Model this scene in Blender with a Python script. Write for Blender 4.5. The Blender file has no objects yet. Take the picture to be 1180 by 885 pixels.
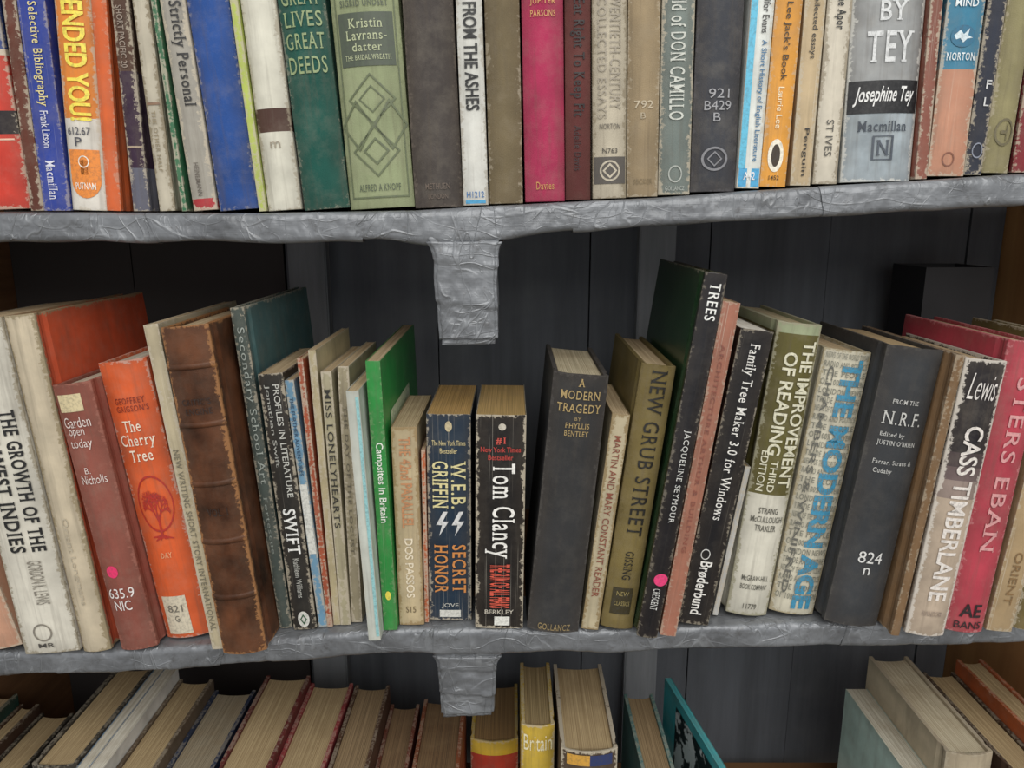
import bpy, bmesh, math, random
from mathutils import Vector, noise, Matrix
random.seed(7)
sc=bpy.context.scene
try: sc.view_settings.view_transform='Standard'
except Exception: pass
COL=sc.collection
# ------------------------------------------------------------ measured camera
TH=math.radians(12.4); F=870.0; CY=-0.56; CZ=1.40
def ray(px,py):
    u=(px-590)/F; v=(442.5-py)/F
    return u, math.cos(TH)+v*math.sin(TH), -math.sin(TH)+v*math.cos(TH)
def atY(px,py,Y):
    u,dy,dz=ray(px,py); t=(Y-CY)/dy
    return t*u, CZ+t*dz
def atZ(px,py,Z):
    u,dy,dz=ray(px,py); t=(Z-CZ)/dz
    return t*u, CY+t*dy
def kk(py):
    u,dy,dz=ray(590,py); return dz/dy
cam=bpy.data.cameras.new("camera"); co=bpy.data.objects.new("camera",cam); COL.objects.link(co)
co.location=(0,CY,CZ); co.rotation_euler=(math.pi/2-TH,0,0)
cam.sensor_width=36; cam.lens=F/1180*36; cam.clip_start=0.01
sc.camera=co
# ------------------------------------------------------------ colour / materials
def hx(h):
    h=h.lstrip('#'); c=[int(h[i:i+2],16)/255 for i in (0,2,4)]
    return tuple([(x/12.92 if x<=.04045 else ((x+.055)/1.055)**2.4) for x in c]+[1.0])
def mute(c,f=.07):
    g=.3*c[0]+.55*c[1]+.15*c[2]; t=(g*1.04,g,g*.92)
    return tuple([c[i]*(1-f)+t[i]*f for i in range(3)]+[1])
class N:
    def __init__(s,name):
        s.m=bpy.data.materials.new(name); s.m.use_nodes=True; s.t=s.m.node_tree
        s.b=s.t.nodes['Principled BSDF']; s.l=s.t.links
    def n(s,ty,**k):
        o=s.t.nodes.new(ty)
        for a,v in k.items(): setattr(o,a,v)
        return o
    def put(s,inp,v):
        if isinstance(v,bpy.types.NodeSocket): s.l.new(v,inp)
        else: inp.default_value=v
    def math(s,op,a,b=None,c=None,clamp=False):
        o=s.n('ShaderNodeMath',operation=op); o.use_clamp=clamp
        s.put(o.inputs[0],a)
        if b is not None: s.put(o.inputs[1],b)
        if c is not None: s.put(o.inputs[2],c)
        return o.outputs[0]
    def mix(s,f,a,b,bt='MIX'):
        o=s.n('ShaderNodeMix',data_type='RGBA',blend_type=bt)
        s.put(o.inputs[0],f); s.put(o.inputs[6],a); s.put(o.inputs[7],b); return o.outputs[2]
    def noise(s,vec,scale,detail=3,rough=.5):
        o=s.n('ShaderNodeTexNoise'); o.inputs['Scale'].default_value=scale
        o.inputs['Detail'].default_value=detail; o.inputs['Roughness'].default_value=rough
        if vec is not None: s.l.new(vec,o.inputs['Vector'])
        return o.outputs['Fac']
    def mapr(s,v,a,b,c,d):
        o=s.n('ShaderNodeMapRange'); s.put(o.inputs[0],v)
        for i,x in enumerate((a,b,c,d)): o.inputs[i+1].default_value=x
        return o.outputs[0]
    def scale(s,vec,sx,sy,sz,loc=(0,0,0)):
        o=s.n('ShaderNodeMapping'); o.inputs['Scale'].default_value=(sx,sy,sz)
        o.inputs['Location'].default_value=loc
        s.l.new(vec,o.inputs['Vector']); return o.outputs[0]
    def bump(s,h,st,dist=.001):
        o=s.n('ShaderNodeBump'); o.inputs['Strength'].default_value=st; o.inputs['Distance'].default_value=dist
        s.l.new(h,o.inputs['Height']); s.l.new(o.outputs[0],s.b.inputs['Normal'])
def cover_mat(w,h,col,bands=None,side=None,rough=.55,wear=.4,cloth=False,crease=0,wearcol='cfc4ae',var=.25,rr=.002):
    k=N('cover_material'); tc=k.n('ShaderNodeTexCoord'); obj=tc.outputs['Object']
    sep=k.n('ShaderNodeSeparateXYZ'); k.l.new(obj,sep.inputs[0]); X,Y,Z=sep.outputs
    seed=random.uniform(0,50); ov=k.scale(obj,1,1,1,(seed,seed*.3,0))
    c=mute(hx(col)); lum=.3*c[0]+.6*c[1]+.1*c[2]
    if bands:
        r=k.n('ShaderNodeValToRGB'); r.color_ramp.interpolation='CONSTANT'
        ev=[(0,mute(hx(col)))]
        for a,b,cc in sorted(bands):
            a=max(a,0); 
            if ev[-1][0]>=a-1e-4: ev[-1]=(ev[-1][0],mute(hx(cc)))
            else: ev.append((a,mute(hx(cc))))
            ev.append((b,mute(hx(col))))
        ev=[e for e in ev if e[0]<h]
        while len(r.color_ramp.elements)<len(ev): r.color_ramp.elements.new(.5)
        for i,(p,cc) in enumerate(ev):
            r.color_ramp.elements[i].position=min(p/h,1)
            r.color_ramp.elements[i].color=cc
        if len(ev)==1: r.color_ramp.elements[-1].color=ev[0][1]
        k.l.new(k.math('DIVIDE',Z,h),r.inputs[0]); c=r.outputs[0]
    if side:
        c=k.mix(k.math('GREATER_THAN',Y,rr+.0015),c,mute(hx(side)))
    n1=k.noise(ov,28,4,.6)
    f=k.mapr(n1,.3,.7,1-var,1+var*.5)
    cv=k.n('ShaderNodeCombineColor'); 
    for i in range(3): k.l.new(f,cv.inputs[i])
    c=k.mix(1.0,c,cv.outputs[0],'MULTIPLY')
    # dust, fading and vertical rub streaks
    nd=k.noise(ov,60,6,.7)
    c=k.mix(k.mapr(nd,.46,.78,0,.07 if lum<.06 else .2),c,hx('a39a8a'))
    ns=k.noise(k.scale(ov,260,60,14),1,4,.6)
    c=k.mix(k.mapr(ns,.52,.75,0,.1 if lum<.06 else .34),c,hx('5e5448'))
    # worn edges
    ez=k.math('MINIMUM',Z,k.math('SUBTRACT',h,Z)); ex=k.math('SUBTRACT',w/2,k.math('ABSOLUTE',X))
    e=k.math('MINIMUM',ez,k.math('MAXIMUM',ex,k.math('SUBTRACT',Y,rr)))
    em=k.mapr(e,0,.006,1,0)
    n2=k.noise(ov,330,5,.65)
    n3=k.noise(ov,45,2,.5)
    m=k.math('ADD',k.math('MULTIPLY',em,.38+.34*wear),k.math('MULTIPLY',k.math('SUBTRACT',n2,.5),1.2))
    m=k.math('ADD',m,k.math('MULTIPLY',k.math('SUBTRACT',n3,.5),.6))
    m=k.mapr(m,.39,.51,0,min(.88,wear*1.35))
    c=k.mix(m,c,hx(wearcol))
    c=k.mix(k.mapr(e,0,.012,.25,0),c,hx('4a3f33'))
    if crease:
        nv=k.scale(obj,900,1,7,(seed,0,seed)); nc=k.noise(nv,1,2,.5)
        m2=k.mapr(nc,.64,.72,0,crease); c=k.mix(m2,c,hx('d8d0c0'))
    k.l.new(c,k.b.inputs['Base Color'])
    k.b.inputs['Roughness'].default_value=rough
    k.b.inputs['Specular IOR Level'].default_value=.2 if cloth else .4
    if cloth: k.bump(k.noise(k.scale(ov,1,1,1),1400,2),.5,.0004)
    else: k.bump(k.noise(ov,60,5,.7),.35,.001)
    return k.m
pcache={}
def page_mat(hexc,dark):
    key=(hexc,dark)
    if key in pcache: return pcache[key]
    k=N('paper_pages'); tc=k.n('ShaderNodeTexCoord'); o=tc.outputs['Object']
    n=k.noise(k.scale(o,1500,6,6),1,3,.6); n2=k.noise(o,40,4,.6)
    c=k.mix(k.mapr(n,.35,.65,0,1),hx(dark),hx(hexc))
    c=k.mix(k.mapr(n2,.45,.75,0,.4),c,hx('8d7655'))
    k.l.new(c,k.b.inputs['Base Color']); k.b.inputs['Roughness'].default_value=.9
    k.bump(n,.5,.0006); pcache[key]=k.m; return k.m
icache={}
def ink(h):
    if h in icache: return icache[h]
    k=N('printed_ink'); tc=k.n('ShaderNodeTexCoord')
    n=k.noise(tc.outputs['Object'],420,4,.6)
    base=mute(hx(h),.08); dim=tuple([x*.66+.02 for x in base[:3]]+[1])
    k.l.new(k.mix(k.mapr(n,.45,.65,0,1),base,dim),k.b.inputs['Base Color'])
    k.b.inputs['Roughness'].default_value=.5
    icache[h]=k.m; return k.m
# ------------------------------------------------------------ mesh helpers
def mkobj(name,me,parent=None,mat=None,smooth=False,**props):
    o=bpy.data.objects.new(name,me); COL.objects.link(o)
    if parent: o.parent=parent
    if mat: me.materials.append(mat)
    if smooth:
        for p in me.polygons: p.use_smooth=True
    for a,b in props.items(): o[a]=b
    return o
def box_mesh(name,x0,x1,y0,y1,z0,z1,bev=0):
    bm=bmesh.new(); bmesh.ops.create_cube(bm,size=1)
    for v in bm.verts:
        v.co=Vector((x0+(v.co.x+.5)*(x1-x0),y0+(v.co.y+.5)*(y1-y0),z0+(v.co.z+.5)*(z1-z0)))
    if bev: bmesh.ops.bevel(bm,geom=bm.edges[:],offset=bev,segments=2,affect='EDGES')
    me=bpy.data.meshes.new(name); bm.to_mesh(me); bm.free(); return me
tcache={}
def text_geo(s,bold,style=''):
    key=(s,bold,style)
    if key in tcache: return tcache[key]
    cu=bpy.data.curves.new('t','FONT'); cu.body=s; cu.size=1; cu.resolution_u=3; cu.offset=bold
    if style=='i': cu.shear=.35
    if style=='s': cu.space_character=1.14
    ob=bpy.data.objects.new('t',cu); COL.objects.link(ob)
    dg=bpy.context.evaluated_depsgraph_get()
    me=bpy.data.meshes.new_from_object(ob.evaluated_get(dg))
    vs=[(v.co.x,v.co.y) for v in me.vertices]; fs=[tuple(p.vertices) for p in me.polygons]
    bpy.data.objects.remove(ob); bpy.data.curves.remove(cu); bpy.data.meshes.remove(me)
    if style=='s':
        # slab serifs on the open ends of vertical stems
        idx={}; rep=[]
        for v in vs:
            q=(round(v[0],4),round(v[1],4)); idx.setdefault(q,len(idx)); rep.append(idx[q])
        P={i:q for q,i in idx.items()}
        cnt={}; cen={}
        for f in fs:
            ff=[rep[i] for i in f]; cy=sum(P[i][1] for i in ff)/len(ff)
            for a,b in zip(ff,ff[1:]+ff[:1]):
                if a==b: continue
                e=(min(a,b),max(a,b)); cnt[e]=cnt.get(e,0)+1; cen[e]=cy
        bnd=[e for e,c in cnt.items() if c==1]; nb={}
        for a,b in bnd: nb.setdefault(a,[]).append(b); nb.setdefault(b,[]).append(a)
        for a,b in bnd:
            A,B=P[a],P[b]; L=abs(A[0]-B[0])
            if abs(A[1]-B[1])>.004 or not .03<L<.22: continue
            ok=True
            for p,q in((a,b),(b,a)):
                o=[x for x in nb[p] if x!=q]
                if not o: ok=False; break
                O=P[o[0]]; dx,dy=O[0]-P[p][0],O[1]-P[p][1]
                if abs(dy)<abs(dx)*1.1 or abs(dy)<.13: ok=False
            if not ok: continue
            x0,x1=min(A[0],B[0])-.06,max(A[0],B[0])+.06; y=A[1]
            up=cen[(a,b)]>y; y2=y+(.045 if up else -.045)
            n=len(vs); vs+=[(x0,y),(x1,y),(x1,y2),(x0,y2)]; fs.append((n,n+1,n+2,n+3))
    x0=min(v[0] for v in vs); x1=max(v[0] for v in vs); y0=min(v[1] for v in vs); y1=max(v[1] for v in vs)
    vs=[((a-x0)/(x1-x0),(b-y0)/(y1-y0)) for a,b in vs]
    tcache[key]=(vs,fs); return tcache[key]
def prim(mode,arg):
    if mode=='R': return [(0,0),(1,0),(1,1),(0,1)],[(0,1,2,3)]
    if mode=='E':
        n=24; return [(.5+.5*math.cos(2*math.pi*i/n),.5+.5*math.sin(2*math.pi*i/n)) for i in range(n)],[tuple(range(n))]
    if mode=='O':
        n=24; v=[];f=[]
        for i in range(n):
            a=2*math.pi*i/n
            v+=[(.5+.5*math.cos(a),.5+.5*math.sin(a)),(.5+.41*math.cos(a),.5+.41*math.sin(a))]
            j=(i+1)%n; f.append((2*i,2*j,2*j+1,2*i+1))
        return v,f
    if mode=='B':
        v=[];f=[]
        def seg(a,b,wa,wb):
            dx,dy=b[0]-a[0],b[1]-a[1]; L=math.hypot(dx,dy) or 1; nx,ny=-dy/L,dx/L
            n=len(v); v.extend([(a[0]+nx*wa,a[1]+ny*wa),(a[0]-nx*wa,a[1]-ny*wa),(b[0]-nx*wb,b[1]-ny*wb),(b[0]+nx*wb,b[1]+ny*wb)]); f.append((n,n+1,n+2,n+3))
        R_=random.Random(3)
        def br(p,an,L,wd,dep):
            q=(p[0]+math.sin(an)*L,p[1]+math.cos(an)*L*.8); seg(p,q,wd,wd*.6)
            if dep:
                for s_ in(-1,0,1): br(q,an+s_*R_.uniform(.45,.75)+R_.uniform(-.1,.1),L*R_.uniform(.6,.78),wd*.66,dep-1)
        br((.5,.12),0,.3,.04,5)
        for i in range(9): a=(.2+.075*i,.13-.05*abs(math.sin(i*1.7))); seg((.5,.14),a,.02,.008)
        n=30
        for i in range(n):
            a=2*math.pi*i/n; b=2*math.pi*(i+1)/n
            seg((.5+.49*math.cos(a),.6+.39*math.sin(a)),(.5+.49*math.cos(b),.6+.39*math.sin(b)),.015,.015)
        return v,f
    if mode=='W':
        return [(0,.55),(.3,.85),(.5,.6),(.78,.95),(.72,.55),(1,.4),(.7,.35),(.5,.12),(.32,.38),(.12,.3)],[tuple(range(10))]
    if mode in('F','Q'):
        t=arg or .06
        if mode=='F': o=[(0,0),(1,0),(1,1),(0,1)]; q=[(t,t*.4),(1-t,t*.4),(1-t,1-t*.4),(t,1-t*.4)]
        else: o=[(.5,0),(1,.5),(.5,1),(0,.5)]; q=[(.5,t),(1-t,.5),(.5,1-t),(t,.5)]
        return o+q,[(i,(i+1)%4,4+(i+1)%4,4+i) for i in range(4)]
    if mode=='P': return list(arg),[tuple(range(len(arg)))]
def spineY(x,w,r): return r*min(1,(2*x/w)**2)
def decorate(bm,geo,x0,x1,s0,s1,down,w,r,off,mi):
    vs,fs=geo; loc=bmesh.new(); bv=[]
    for a,b in vs:
        if down: x=x0+b*(x1-x0); z=s1-a*(s1-s0)
        else: x=x0+a*(x1-x0); z=s0+b*(s1-s0)
        bv.append(loc.verts.new((x,0,z)))
    for f in fs:
        try: loc.faces.new([bv[i] for i in f])
        except Exception: pass
    if r>.0008:
        for i in range(1,10):
            xx=-w/2+w*i/10
            if x0<xx<x1:
                bmesh.ops.bisect_plane(loc,geom=loc.verts[:]+loc.edges[:]+loc.faces[:],plane_co=(xx,0,0),plane_no=(1,0,0))
    m={}
    for v in loc.verts: m[v]=bm.verts.new((v.co.x,spineY(v.co.x,w,r)-off,v.co.z))
    for f in loc.faces:
        try:
            nf=bm.faces.new([m[v] for v in f.verts]); nf.material_index=mi
        except Exception: pass
    loc.free()
# ------------------------------------------------------------ book builder
def cover_mesh(w,h,d,r,t,hard):
    n=12 if hard else 8
    if hard:
        out=[(-w/2,d),(-w/2,r+.014),(-w/2+.0012,r+.010),(-w/2+.0012,r+.007),(-w/2,r+.0035)]
    else: out=[(-w/2,d),(-w/2,r+.001)]
    for i in range(n+1):
        x=-w/2+w*i/n; out.append((x,spineY(x,w,r)))
    if hard: out+=[(w/2,r+.0035),(w/2-.0012,r+.007),(w/2-.0012,r+.010),(w/2,r+.014),(w/2,d)]
    else: out+=[(w/2,r+.001),(w/2,d)]
    inn=[]
    for x,y in out:
        xi=max(-w/2+t+(.0012 if hard else 0),min(w/2-t-(.0012 if hard else 0),x))
        yi=y if y>r+t else min(d-.001,y+t)
        if abs(x)>w/2-1e-5 and y<d-1e-6: yi=max(yi,r+t)
        if y>=d-1e-6: yi=d
        inn.append((xi,yi))
    vs=[];fs=[];m=len(out)
    sd=random.uniform(0,99)
    for z in (0,h):
        for p in out: vs.append((p[0],p[1],z-(.0009*abs(noise.noise(Vector((p[0]*160,p[1]*40,sd)))) if z else 0)))
        for p in inn: vs.append((p[0],p[1],z-(.0009*abs(noise.noise(Vector((p[0]*160,p[1]*40,sd)))) if z else 0)))
    for i in range(m-1):
        fs.append((i,i+1,2*m+i+1,2*m+i))
        fs.append((m+i+1,m+i,3*m+i,3*m+i+1))
        fs.append((i+1,i,m+i,m+i+1))
        fs.append((2*m+i,2*m+i+1,3*m+i+1,3*m+i))
    fs.append((0,2*m,3*m,m)); fs.append((m-1,2*m-1,4*m-1,3*m-1))
    me=bpy.data.meshes.new('cover'); me.from_pydata(vs,[],fs); me.update()
    bm=bmesh.new(); bm.from_mesh(me); bmesh.ops.remove_doubles(bm,verts=bm.verts,dist=1e-6)
    bmesh.ops.recalc_face_normals(bm,faces=bm.faces)
    bm.to_mesh(me); bm.free(); return me
def page_mesh(w,h,d,r,t,hard):
    ov=.003 if hard else .0009; e=.0001
    tt=t+(.0013 if hard else 0)+e
    y0=r+t+.0004; y1=d-(.003 if hard else .0002)
    x0=-w/2+tt; x1=w/2-tt
    if x1-x0<.0008: x0,x1=-w/2+t*.6,w/2-t*.6
    bm=bmesh.new(); n=6
    pts=[(x0,y0),(x1,y0)]
    for i in range(n+1):
        x=x1+(x0-x1)*i/n; pts.append((x,y1-(.0025 if hard else 0)*(1-((2*i/n)-1)**2)))
    lo=[bm.verts.new((x,y,min(ov,.0003) if not hard else ov)) for x,y in pts]; hi=[bm.verts.new((x,y,h-ov)) for x,y in pts]
    m=len(pts)
    for i in range(m): bm.faces.new((lo[i],lo[(i+1)%m],hi[(i+1)%m],hi[i]))
    bm.faces.new(hi); bm.faces.new(lo[::-1])
    me=bpy.data.meshes.new('page_block'); bm.to_mesh(me); bm.free(); return me
GROUP={'T':'books on the top shelf','M':'books on the middle shelf','B':'books on the bottom shelf'}
def fixlabel(l):
    for a,b in((', leaning left',', tilted on shelf'),(' leaning left',', tilted on shelf'),(' leaning right',', tilted on shelf'),('seen from above','with page tops showing'),('bottom ',''),(' top ',' upper ')): l=l.replace(a,b)
    if len(l.split())<5: l+=' standing among other books'
    return l
illus=None
def illus_mat():
    global illus
    if illus: return illus
    k=N('printed_illustration'); tc=k.n('ShaderNodeTexCoord'); n=k.noise(tc.outputs['Object'],40,4,.6)
    k.l.new(k.mix(k.mapr(n,.52,.56,0,1),hx('14171a'),hx('c0c6c6')),k.b.inputs['Base Color']); k.b.inputs['Roughness'].default_value=.35
    illus=k.m; return k.m
def build_book(b):
    w,h,d=b['w'],b['h'],b['d']; hard=b['hard']; o=b['o']
    t=min(.0024 if hard else .0005, w*.16)
    r=o.get('r', (.13*w if hard else min(.0012,.04*w)))
    root=bpy.data.objects.new('hardback_book' if hard else 'paperback_book',None); COL.objects.link(root)
    root.empty_display_size=.02
    root.location=(b['x'],b['y'],b['z']); root.rotation_euler=(o.get('pitch',0),b['a'],o.get('yaw',0))
    root['label']=fixlabel(b['label']); root['category']='book'; root['group']=GROUP[b['row']]
    s_of=b['s']
    bands=None
    if 'bands' in o: bands=[(max(0,s_of(y1)),s_of(y0),c) for y0,y1,c in o['bands']]
    mat=cover_mat(w,h,b['col'],bands,o.get('side'),o.get('rough',.65 if hard else .5),o.get('wear',.5),o.get('cloth',hard and 'gloss' not in o),o.get('crease',0 if hard else .35),o.get('wc','cfc4ae'),o.get('var',.24),r)
    c=mkobj('cover',cover_mesh(w,h,d,r,t,hard),root,mat)
    bv=c.modifiers.new('bevel','BEVEL'); bv.width=.0005; bv.segments=2; bv.limit_method='ANGLE'
    mkobj('page_block',page_mesh(w,h,d,r,t,hard),root,page_mat(*o.get('pg',('c9b592','9a8260'))))
    if o.get('ribs'):
        for ys in o['ribs']:
            s=s_of(ys); vs=[];fs=[];n=12;mm=6
            for i in range(n+1):
                x=-w/2+w*i/n
                for j in range(mm+1):
                    a=math.pi*j/mm; vs.append((x*1.005,spineY(x,w,r)-.0016*math.sin(a)*(.35+.65*(1-abs(2*x/w)**4)),s+.0024*math.cos(a)))
            for i in range(n):
                for j in range(mm): q=i*(mm+1)+j; fs.append((q,q+1,q+mm+2,q+mm+1))
            me=bpy.data.meshes.new('raised_band'); me.from_pydata(vs,[],fs)
            mkobj('raised_band',me,root,mat,True)
    for sp in o.get('SP',[]):
        sd,ya,yb2,za,zb2,cc,kd=sp; x=sd*(w/2+.0004)
        vv,ff=prim(kd,.03); me=bpy.data.meshes.new('cover_print')
        me.from_pydata([(x,ya+p*(yb2-ya),za+q*(zb2-za)) for p,q in vv],[],ff)
        mkobj('cover_sticker' if kd=='R' and cc!='illus' else 'cover_print',me,root,illus_mat() if cc=='illus' else ink(cc))
    items=[]
    for e in o.get('T',[]):
        mode=e[0]; y0,y1=e[2],e[3]
        s0,s1=max(s_of(y1),.0005),min(s_of(y0),h-.0005)
        if s1-s0<.0005: continue
        cls='paper_sticker' if mode=='K' else ('title_lettering' if mode in 'HDhdiI' else 'printed_emblem')
        items.append([cls,s0,s1,e])
    byc={}
    for it in items: byc.setdefault(it[0],[]).append(it)
    for cls,L in byc.items():
        L.sort(key=lambda q:q[1]); cl=[]
        for it in L:
            if cl and it[1]<=cl[-1][1]+.009: cl[-1][0].append(it); cl[-1][1]=max(cl[-1][1],it[2])
            else: cl.append([[it],it[2]])
        big=max(cl,key=lambda q:sum(z[2]-z[1] for z in q[0]))
        for g in cl:
            bm=bmesh.new(); mats=[]
            for _,s0,s1,e in g[0]:
                mode,arg,y0,y1,u0,u1,colr=e[:7]; bold=e[7] if len(e)>7 else .006
                if colr not in mats: mats.append(colr)
                mi=mats.index(colr); x0=-w/2+u0*w; x1=-w/2+u1*w
                if cls=='title_lettering': geo=text_geo(arg,bold,{'h':'s','d':'s','i':'i','I':'i'}.get(mode,'')); off=.0009
                elif mode=='K': geo=prim(arg or 'R',None); off=.0004
                else: geo=prim(mode,arg); off=.0005 if mode in 'RE' else .0007
                decorate(bm,geo,x0,x1,s0,s1,mode in 'DdI',w,r,off,mi)
            nm=cls if (cls!='title_lettering' or g is big) else 'spine_lettering'
            me=bpy.data.meshes.new(nm); bm.to_mesh(me); bm.free(); mkobj(nm,me,root)
            for m in mats: me.materials.append(ink(m))
    return root
# ------------------------------------------------------------ shelves (front-edge height profile)
TOPE=[(-60,244),(0,245),(300,246),(476,243),(560,238),(680,232),(760,228),(850,221),(935,216),(1055,209),(1160,202),(1260,198)]
MIDE=[(-80,752),(0,750),(150,746),(300,736),(450,723),(560,721),(700,723),(850,718),(950,716),(1060,714),(1180,712),(1260,710)]
def prof(L,Y=0.0): return [atY(x,y,Y) for x,y in L]
TP=prof(TOPE); MP=prof(MIDE)
def zint(P,x):
    if x<=P[0][0]: return P[0][1]
    for a,b in zip(P,P[1:]):
        if x<=b[0]: return a[1]+(b[1]-a[1])*(x-a[0])/(b[0]-a[0])
    return P[-1][1]
ZB=zint(MP,0)-.335
books=[]
def bk(row,hard,label,bl,br,by,tl,tr,ty,col,d=.14,H=None,**o):
    P=TP if row=='T' else MP
    if row=='T': Y=o.get('dy',.004)
    else:
        zs=zint(P,0)
        for _ in range(4):
            X,Y=atZ((bl+br)/2,by,zs); zs=zint(P,X)
        Y=max(-.03,min(.03,Y))
        if 'dy' in o: Y=o['dy']
    BL=atY(bl,by,Y);BR=atY(br,by,Y);TL=atY(tl,ty,Y);TR=atY(tr,ty,Y)
    a=math.atan2((TL[0]+TR[0]-BL[0]-BR[0])/2,TL[1]-BL[1]); ca=math.cos(a)
    w=((BR[0]-BL[0])+(TR[0]-TL[0]))/2*ca
    zb=BL[1]
    h=H if H else (TL[1]-zb)/ca
    cx=(BL[0]+BR[0])/2
    def s(y,zb=zb,ca=ca,Y=Y): return (atY(590,y,Y)[1]-zb)/ca
    books.append(dict(row=row,hard=hard,label=label,w=w,h=h,d=d,x=cx,y=Y,a=a,col=col,o=o,s=s))
def sep(rows):
    for row in rows:
        L=[b for b in books if b['row']==row and not b['o'].get('free')]
        P={'T':TP,'M':MP}.get(row)
        for it in range(120):
            k_=.6 if it<20 else 1.0
            for gap in (1,2,3):
                for i in range(len(L)-gap):
                    A,B=L[i],L[i+gap]
                    if A['y']+A['d']<B['y'] or B['y']+B['d']<A['y']: continue
                    def cor(b):
                        sa,ca=math.sin(b['a']),math.cos(b['a']); r=[]; zz=zint(P,b['x']) if P else 0
                        for u in(-.5,.5):
                            for v in (0,b['h']): r.append((b['x']+u*b['w']*ca+v*sa, zz-u*b['w']*sa+v*ca+b['w']/2*abs(sa)))
                        return r
                    ca_,cb_=cor(A),cor(B); best=1
                    for an in (A['a'],B['a'],A['a']+math.pi/2,B['a']+math.pi/2):
                        nx,nz=math.cos(an),-math.sin(an)
                        pa=[p[0]*nx+p[1]*nz for p in ca_]; pb=[p[0]*nx+p[1]*nz for p in cb_]
                        if abs(nx)>.5: ov=max(pa)-min(pb)
                        else: ov=min(max(pa)-min(pb),max(pb)-min(pa))
                        best=min(best,ov)
                    p=best+.0003
                    if p>0:
                        for b_,sg in((A,-1),(B,1)):
                            q=min(p/2,max(0,b_['w']-.0035))*k_
                            b_['w']-=q; b_['x']+=sg*(p/2-q*.5)
T=lambda *a,**k: bk('T',*a,H=k.pop('H',.215),**k)
T(True,"red and blue dust-jacketed hardback leaning left",-12,33,246,-66,-3,0,'d2341f',gloss=1,bands=[(0,62,'2b4f9a'),(62,70,'e8d9c0'),(134,160,'231c22')],T=[('R',0,165,167,.1,.9,'e8b9a0')])
T(True,"worn brown-red cloth hardback",34,50,246,-1,17,0,'6d3a2e')
T(False,"bright blue paperback with vertical yellow lettering",51,82,245,18,53,0,'1c3fa5',rough=.35,wear=.3,T=[('d','Selective Bibliography',4,125,.3,.72,'e8d88a'),('D','Frank Litson',130,172,.35,.65,'dcdce8'),('d','Macmillan',187,232,.32,.66,'dcdce8')])
T(True,"orange, yellow and white dust-jacketed hardback with call number",83,120,246,55,106,0,'ece6da',gloss=1,bands=[(-100,140,'f08a1c')],T=[('D','DEFENDED YOU!',-38,143,.22,.82,'f7e23c',.03),('H','612.67',150,159,.1,.75,'4b4b55'),('H','P',162,172,.3,.5,'4b4b55'),('R',0,176,205,.08,.92,'f08a1c'),('E',0,188,232,.08,.92,'f08a1c'),('H','PUTNAM',214,222,.22,.78,'f6f0e0'),('O',0,183,197,.35,.65,'f6f0e0')])
T(True,"bright orange glossy thin hardback",121,146,245,107,124,0,'e8641a',gloss=1,wear=.25)
T(True,"dark purple-brown hardback with faded jacket",148,177,245,125,148,0,'5b4236',bands=[(85,196,'3b2740'),(196,250,'6b6d7d')],T=[('D','SHORT PACIFIC 20',8,80,.3,.65,'a08f80'),('R',0,170,172,.05,.95,'b09a80')])
T(True,"cream hardback with small dark lettering",179,206,245,149,172,0,'cfc6b0',gloss=1,wear=.6,wc='8f8268',T=[('R',0,120,123,.1,.9,'8a6a50'),('d','THE OTHER HALF',130,200,.35,.6,'8f7f60')])
T(False,"thin green paperback",207,217,245,173,178,0,'2e7a52')
T(True,"grey-white dust-jacketed hardback with bold black title",218,250,245,179,210,0,'b3aea2',gloss=1,bands=[(232,250,'c02030')],wear=.7,T=[('d','Strictly Personal',4,125,.26,.86,'1d1b1b',.012),('D','HEINEMANN',190,228,.35,.55,'6b6258')])
T(True,"plain blue cloth hardback",251,298,245,211,262,0,'28529a',wear=.25)
T(False,"thin yellow-green paperback",299,306,244,263,274,0,'c3d45a')
T(True,"cream hardback with dark brown band",307,348,244,276,315,0,'dad7c6',gloss=1,wc='a59a84',bands=[(128,155,'4d3026')],T=[('H','m',165,172,.35,.65,'a59a86')])
T(True,"dark teal green cloth hardback with gold stacked title",350,402,243,317,374,0,'1a574c',wear=.2,T=[('h','GREAT',-11,8,.1,.9,'93a572',.005),('h','LIVES',15,33,.1,.9,'93a572',.005),('h','GREAT',40,59,.1,.9,'93a572',.005),('h','DEEDS',67,87,.1,.9,'93a572',.005)])
T(True,"sage green hardback with dark title panel and diamond pattern",404,476,242,376,460,0,'98a27a',d=.15,wear=.35,wc='77805c',T=[('R',0,16,78,.1,.9,'4d5746'),('F',.02,-14,230,.06,.94,'66704f'),('h','SIGRID UNDSET',1,9,.15,.85,'4d5746'),('h','Kristin',23,34,.25,.75,'b8c096'),('h','Lavrans-',37,48,.2,.8,'b8c096'),('h','datter',51,61,.28,.72,'b8c096'),('h','THE BRIDAL WREATH',65,71,.16,.84,'b8c096'),
 ('Q',.05,86,146,.14,.86,'66704f'),('Q',.07,100,132,.3,.7,'66704f'),('Q',.05,146,206,.14,.86,'66704f'),('Q',.07,116,176,-.0,.5,'66704f'),('Q',.07,116,176,.5,1,'66704f'),('Q',.1,160,192,.3,.7,'66704f'),('h','ALFRED A KNOPF',214,222,.18,.82,'55604a')])
T(True,"large dark grey-brown cloth hardback",478,533,240,461,522,0,'4b4542',wear=.35,wc='7a7066',d=.16,T=[('H','METHUEN',212,219,.25,.75,'6b5c50'),('H','LONDON',224,230,.3,.7,'6b5c50')])
T(False,"white paperback with bold black vertical title",535,562,238,524,556,0,'e2e2da',wc='a8a090',T=[('D','FROM THE ASHES',4,129,.24,.78,'1a1a1a',.02),('H','H1212',222,229,.15,.85,'2c6fb0'),('R',0,232,236,.1,.9,'3aa0d0')])
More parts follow.
